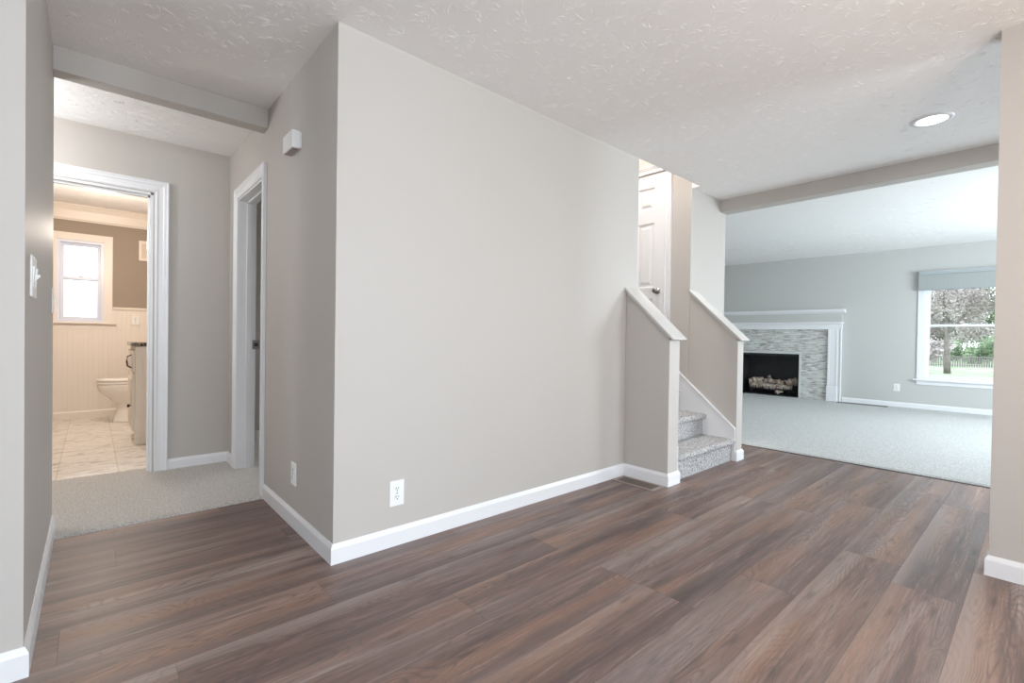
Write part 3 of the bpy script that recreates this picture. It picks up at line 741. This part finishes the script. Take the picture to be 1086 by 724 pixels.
def switch(label, loc_, rz, w_, n, z_h=.125):
    t = thing('light_switch', label, 'switch', loc_, rz)
    boxes('cover_plate', [(-w_/2, w_/2, -.006, 0, -z_h/2, z_h/2)], WHITE_PLASTIC, t, bevel=.002)
    for k in range(n):
        x = (k-(n-1)/2)*.046; bm = bmesh.new()
        if n == 3 and k != 1:
            prism(bm, [(-.004, -.033), (-.0068, -.033), (-.0085, 0), (-.0115, .033), (-.004, .033)], 'x', x-.016, x+.016)
            obj('rocker', bm, WHITE_PLASTIC, t); continue
        prism(bm, [(-.004, -.012), (-.0075, -.012), (-.020, .004), (-.019, .010), (-.0075, .008), (-.004, .008)], 'x', x-.0045, x+.0045)
        tg = obj('toggle', bm, WHITE_PLASTIC, t)
        for z in (-.03, .03):
            bm = bmesh.new(); tube(bm, [(x, -.0075, z), (x, -.005, z)], .003, 8); obj('screw', bm, WHITE_PLASTIC, t)
    return t
switch('wide white multi-gang switch plate on the near end of left wall', (WL, .12, 1.215), PI/2, .165, 3, .135)
switch('narrow white switch plate at the far end of left wall toward bathroom', (WL, 1.17, 1.185), PI/2, .075, 1, .125)

# door chime on the corridor face
dc = thing('door_chime', 'white door chime box high on the side wall under the beam', 'door chime', (0, .5625, 2.056))
boxes('chime_cover', [(-.050, -.006, -.0785, .0785, -.046, .046)], mat('chime_plastic', (.76, .75, .73), .4), dc, bevel=.005, segs=3)
boxes('back_plate', [(-.007, 0, -.074, .074, -.042, .042)], WHITE_PLASTIC, dc)
boxes('underside_panel', [(-.044, -.010, -.071, .071, -.0475, -.0455)], mat('chime_underside', (.38, .33, .32), .6), dc)  # darker pinkish sheet covering the underside of the box

VENTM = mat('wood_tone_vent', (.17, .13, .11), .5)
fv = thing('floor_vent', 'brown metal floor vent set in the planks beside left half wall', 'vent', (2.118, -.185, 0))
bm = bmesh.new()
for b in ((-.075, -.055, -.175, .165), (.055, .075, -.175, .165)): box(bm, b[0], b[1], b[2], b[3], .0, .005)
box(bm, -.055, .055, -.175, -.150, 0, .005); box(bm, -.055, .055, .140, .165, 0, .005)
obj('frame', bm, mat('vent_frame_tan', (.30, .235, .20), .4), fv, bevel=.0015)
boxes('louvre', [(-.055, .055, -.150+.0145*k, -.150+.0145*k+.008, .0, .0035) for k in range(20)], VENTM, fv)
boxes('recess', [(-.055, .055, -.15, .14, .0002, .001)], DARK, fv)
fv2 = thing('floor_vent', 'dark floor vent in living room carpet below the far wall', 'vent', (XF(-.15)-.16, -.12, .012), angF)
DV = mat('dark_vent_metal', (.10, .09, .085), .5)
boxes('frame', [(-.075, -.055, -.34, .34, 0, .006), (.055, .075, -.34, .34, 0, .006), (-.055, .055, -.34, -.32, 0, .006), (-.055, .055, .32, .34, 0, .006)], DV, fv2)
boxes('louvre', [(-.055, .055, -.32+.032*k, -.32+.032*k+.018, 0, .004) for k in range(20)], DV, fv2)

# recessed ceiling light
rl = thing('recessed_ceiling_light', 'lit round recessed light in the entry ceiling before the beam', 'ceiling light', (3.118, -1.625, H))
bm = bmesh.new(); n = 40
def circ(r, z): return [(r*math.cos(a*2*PI/n), r*math.sin(a*2*PI/n), z) for a in range(n)]
loft(bm, [circ(.105, .0), circ(.102, -.006), circ(.080, -.008), circ(.076, -.003), circ(.076, .0)], cap=False)
obj('trim_ring', bm, WHITE, rl, smooth=True)
bm = bmesh.new(); loft(bm, [circ(.077, -.0015), circ(.05, -.004), circ(.01, -.005)], cap=True); obj('lens', bm, LENS, rl)
area('recessed_lamp', (3.118, -1.625, H-.012), (0, 0, -1), .14, .14, 5, (1, .95, .88), shape='DISK')
# lamps outside the frame: bathroom, hall, dining and upstairs ceiling fixtures
def dome(label, loc_, m, r=.14):
    t = thing('ceiling_lamp', label, 'ceiling light', loc_)
    bm = bmesh.new(); loft(bm, [circ(r*.9, 0), circ(r*.9, -.015), circ(r*.8, -.015)]); obj('base', bm, NICKEL, t)
    bm = bmesh.new(); loft(bm, [circ(r*math.cos(q*PI/2/6)+.001, -.015-.07*math.sin(q*PI/2/6)) for q in range(7)]); obj('glass_dome', bm, m, t, smooth=True)
dome('warm glass dome lamp on the bathroom ceiling', (-.62, 3.5, 2.5), emit('warm_dome_glass', (1, .75, .5), 3))
point('bathroom_lamp', (-.75, 3.9, 1.95), 54, (1.0, .87, .75), .10)
dome('glass dome lamp on the hall ceiling beyond the left wall', (-1.75, 1.75, 2.44), emit('hall_dome_glass', (1, .92, .82), 3))
point('hall_lamp', (-1.6, 1.75, 2.05), 36, (.94, .97, 1), .10)
dome('glass dome lamp on the ceiling above the stairwell', (2.85, .7, TOP), emit('stair_dome_glass', (1, .97, .92), 3))
point('stair_lamp', (2.52, .28, 4.2), 190, (1, .99, .98), .12)
point('dining_lamp', (1.0, -2.75, 1.45), 36, (1, .82, .66), .15)

# ------------------------------------------------------------------ bathroom fittings
def beadboard(name, a0, a1, axis, face, sgn, zt):
    """tongue-and-groove boards with a bead line every 45 mm"""
    bm = bmesh.new(); prof = []; u = a0
    while u < a1-.001:
        e = min(u+.045, a1); prof += [(u, .010), (e-.005, .010), (e-.003, .0075), (e-.001, .010)]; u = e
    prof.append((a1, .010))
    def P(u, d, z): return (u, face+sgn*d, z) if axis == 'x' else (face+sgn*d, u, z)
    A = [bm.verts.new(P(u, d, .0)) for u, d in prof]; B = [bm.verts.new(P(u, d, zt)) for u, d in prof]
    for k in range(len(prof)-1): bm.faces.new([A[k], A[k+1], B[k+1], B[k]])
    C0, C1 = bm.verts.new(P(a0, 0, zt)), bm.verts.new(P(a1, 0, zt)); bm.faces.new(B+[C1, C0])
    return struct(obj(name, bm, CREAM))
beadboard('trim_7', -1.9, -1.212, 'x', 5.45, -1, 1.29)
beadboard('trim_8', -.635, .1, 'x', 5.45, -1, 1.29)
beadboard('trim_9', -1.212, -.635, 'x', 5.45, -1, 1.055)
beadboard('trim_10', 2.34, 5.44, 'y', .1, -1, 1.29)
RAIL = [(0, 0), (.012, 0), (.020, .012), (.028, .022), (.028, .034), (.014, .042), (0, .042)]
struct(sweep('trim_11', [(-.634, 5.45), (.1, 5.45), (.1, 2.34)], CREAM, RAIL, side=1, z=1.288))
struct(sweep('trim_12', [(-1.9, 5.45), (-1.212, 5.45)], CREAM, RAIL, side=1, z=1.288))
CROWN = [(0, 0), (.015, 0), (.020, .012), (.030, .020), (.055, .11), (.085, .155), (.10, .165), (.10, .178), (0, .178)]
struct(sweep('trim_13', [(-1.9, 2.34), (-1.9, 5.45), (.1, 5.45), (.1, 2.34)], CREAM, CROWN, side=1, z=2.322))
vc = thing('wall_vent_cover', 'small cream framed vent cover high on the taupe bathroom wall', 'vent', (-.30, 5.45, 2.05))
boxes('frame', [(-.085, .085, -.018, 0, .09, .125), (-.085, .085, -.018, 0, -.125, -.09), (-.085, -.055, -.018, 0, -.09, .09), (.055, .085, -.018, 0, -.09, .09)], CREAM, vc, bevel=.003)
boxes('panel', [(-.055, .055, -.008, 0, -.09, .09)], mat('vent_panel_tan', (.66, .56, .46), .5), vc)

# toilet: bowl faces -x, tank against the right wall
to = thing('toilet', 'white toilet with closed lid between the vanity and bathroom window wall', 'toilet', (-.10, 4.87, .004)); to.scale = (.96, 1.08, 1.09)
def ell(cx, rx, ry, z, n=28, k=1.0): return [(cx + rx*math.cos(a*2*PI/n), ry*math.sin(a*2*PI/n), z) for a in range(n)]
bm = bmesh.new(); loft(bm, [ell(-.27, .30, .125, 0), ell(-.27, .295, .12, .03), ell(-.26, .27, .105, .12), ell(-.27, .27, .11, .20), ell(-.30, .30, .145, .26), ell(-.34, .345, .175, .33), ell(-.35, .355, .185, .385), ell(-.35, .355, .185, .40)]); obj('bowl', bm, PORCELAIN, to, smooth=True)
bm = bmesh.new(); loft(bm, [ell(-.35, .350, .182, .403), ell(-.35, .362, .190, .408), ell(-.35, .362, .190, .422), ell(-.35, .355, .186, .428)]); obj('seat', bm, PORCELAIN, to, smooth=True)
bm = bmesh.new(); loft(bm, [ell(-.35, .350, .184, .432), ell(-.35, .365, .192, .437), ell(-.35, .360, .190, .452), ell(-.34, .33, .17, .460)]); obj('lid', bm, PORCELAIN, to, smooth=True)
boxes('tank', [(0.0, .19, -.20, .20, .39, .74)], PORCELAIN, to, bevel=.02, segs=3)
boxes('tank_lid', [(-.012, .195, -.21, .21, .74, .775)], PORCELAIN, to, bevel=.008)
bm = bmesh.new(); tube(bm, [(-.001, .15, .69), (-.02, .15, .69), (-.025, .08, .685)], .007, 8); obj('flush_lever', bm, NICKEL, to)

# vanity: drawers face -x
va = thing('bathroom_vanity', 'cream bathroom vanity with dark granite top and bronze pulls', 'vanity', (.08, 3.375, .004))
vx = -.545-.08; vL = .62
boxes('body', [(vx+.02, 0, 0, vL, .10, .895), (vx+.09, 0, .02, vL, 0, .10), (vx+.02, 0, 0, .02, 0, .10)], VANITY, va, bevel=.002)
boxes('side_stile', [(vx+.02, vx+.075, -.006, .0, .0, .895)], VANITY, va, bevel=.0015)
boxes('side_stile', [(-.055, 0, -.006, 0, .0, .895)], VANITY, va, bevel=.0015)
boxes('countertop', [(vx-.012, 0, -.014, vL+.01, .897, .932)], GRANITE, va, bevel=.004)
boxes('backsplash', [(-.02, 0, -.014, vL+.01, .932, 1.02)], GRANITE, va)
for k, (z0, z1, y0, y1) in enumerate(((.66, .86, .03, .59), (.12, .64, .03, .59))):
    dr = boxes('drawer' if z0 > .5 else 'cabinet_door', [(vx, vx+.02, y0, y1, z0, z1)], VANITY, va, bevel=.003)
    boxes('raised_panel', [(vx-.006, vx+.002, y0+.05, y1-.05, z0+.045, z1-.045)], VANITY, dr, bevel=.004)
    bm = bmesh.new()
    if z0 > .5:
        yc = (y0+y1)/2; tube(bm, [(vx, .09 if k == 0 else yc, .70), (vx-.03, .09 if k == 0 else yc, .715), (vx-.036, .09 if k == 0 else yc, .76), (vx-.03, .09 if k == 0 else yc, .805), (vx, .09 if k == 0 else yc, .82)], .006, 8); obj('pull', bm, BRONZE, dr, smooth=True)
    else:
        yk = y1-.05 if k == 1 else y0+.05; yk = .09 if k == 1 else yk
        tube(bm, [(vx, yk, .35), (vx-.014, yk, .35), (vx-.018, yk, .35), (vx-.032, yk, .35)], [.006, .006, .016, .013], 12); obj('knob', bm, BRONZE, dr, smooth=True)

# ------------------------------------------------------------------ outdoors beyond the living room window
gz = -.3
struct(boxes('ground', [(9.6, 90, -60, 60, gz-.1, gz)], GRASS))
def foliage(name, clusters, n, size, m, parent, origin):
    bm = bmesh.new(); rnd = random.Random(name+str(origin[0]))
    for k in range(n):
        cx, cy, cz, r = rnd.choice(clusters)
        d = Vector((rnd.gauss(0, 1), rnd.gauss(0, 1), rnd.gauss(0, 1))).normalized()*r*(.45+.6*rnd.random())
        c = Vector((cx, cy, cz))+d; a = Vector((rnd.gauss(0, 1), rnd.gauss(0, 1), rnd.gauss(0, 1))).normalized(); b = a.orthogonal().normalized()
        s = size*(.6+.8*rnd.random())
        bm.faces.new([bm.verts.new(c+a*s), bm.verts.new(c+b*s*.5), bm.verts.new(c-a*s), bm.verts.new(c-b*s*.5)])
    return obj(name, bm, m, parent)
def dirpt(px, py, dist):
    d = F1 + R2*((px-543)/FPX) - U2*((py-362)/FPX); return Vector((CX, CY, CZ)) + d*dist
# blossoming tree: trunk stands where the window shows it
tp = dirpt(1004.5, 395, 21.0)
tr = thing('tree', 'blossoming tree on the lawn outside the living room window', 'tree', (tp.x, tp.y, gz))
bm = bmesh.new(); tube(bm, [(0, 0, 0), (.02, .04, .9), (-.03, .05, 1.7), (.0, .1, 2.4)], [.13, .095, .085, .07], 10)
tube(bm, [(-.03, .05, 1.7), (.3, -.5, 2.6), (.4, -1.1, 3.4)], [.06, .045, .02], 8); tube(bm, [(0, .05, 1.6), (-.2, .6, 2.4), (-.3, 1.2, 3.0)], [.07, .05, .03], 8); tube(bm, [(0, .1, 2.3), (.1, .2, 3.6)], [.08, .03], 8)
obj('trunk', bm, BARK, tr, smooth=True)
rr = random.Random(3)
cl = [(rr.uniform(-1.6, 1.6), rr.uniform(-2.6, 2.0), rr.uniform(2.0, 4.9), rr.uniform(.5, .9)) for _ in range(34)] + [(.2, 1.2, 1.6, .5), (.1, 1.7, 1.4, .5), (.1, .8, 1.9, .5), (0, -.8, 1.9, .5)]
foliage('crown', cl, 15000, .065, LEAF_TREE, tr, (0,))
# green shrubs and far trees
for k, (px, dist, h, r, lb) in enumerate([(1047, 31, 1.5, 1.1, 'green bushy shrub behind the fence right of the trunk'), (1026, 35, 1.6, 1.2, 'green rounded shrub behind the fence just right of trunk'), (984, 33, 1.2, 1.0, 'pale shrub left of the tree trunk outside the window'), (1068, 35, 1.8, 1.4, 'tall green shrub behind the fence near the window edge')]):
    c = dirpt(px, 380, dist); b = thing('shrub', lb, 'shrub', (c.x, c.y, gz), group='shrubs outside the living room window')
    bm = bmesh.new(); tube(bm, [(0, 0, 0), (0, 0, h*.6)], .05, 6); obj('stem', bm, BARK, b)
    foliage('foliage', [(rr.uniform(-r, r)*.5, rr.uniform(-r, r), rr.uniform(.3, h), .55) for _ in range(8)], 1800, .09, LEAF_GREEN if k != 2 else LEAF_TREE, b, (k,))
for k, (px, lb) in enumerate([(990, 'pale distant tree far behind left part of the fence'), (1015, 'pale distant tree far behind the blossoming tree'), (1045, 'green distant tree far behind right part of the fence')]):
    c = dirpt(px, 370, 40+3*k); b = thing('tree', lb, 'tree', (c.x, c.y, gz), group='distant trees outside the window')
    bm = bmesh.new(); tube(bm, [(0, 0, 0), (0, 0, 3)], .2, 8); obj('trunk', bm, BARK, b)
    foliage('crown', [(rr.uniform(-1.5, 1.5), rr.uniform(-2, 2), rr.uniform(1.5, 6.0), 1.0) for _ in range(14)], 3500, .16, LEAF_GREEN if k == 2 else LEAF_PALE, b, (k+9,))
# picket fence across the yard
pa, pb = dirpt(966, 383, 27.5), dirpt(1068, 383, 26)
fe = thing('picket_fence', 'weathered railing fence across the lawn behind the blossoming tree', 'fence', (pa.x, pa.y, gz), math.atan2(pb.y-pa.y, pb.x-pa.x))
L = (Vector((pb.x, pb.y))-Vector((pa.x, pa.y))).length
bm = bmesh.new(); box(bm, 0, L, -.03, .03, .56, .61); obj('top_rail', bm, FENCE, fe)
bm = bmesh.new(); box(bm, 0, L, -.03, .03, .08, .12); obj('bottom_rail', bm, FENCE, fe)
npk = 40; pk = None
for k in range(npk+1):
    x = L*k/npk
    if pk is None:
        bm = bmesh.new(); box(bm, -.022, .022, -.018, .018, .0, .58); pk = obj('picket', bm, FENCE, fe)
    else:
        c = pk.copy(); COL.objects.link(c); c.parent = fe; c.location = (x, 0, 0)
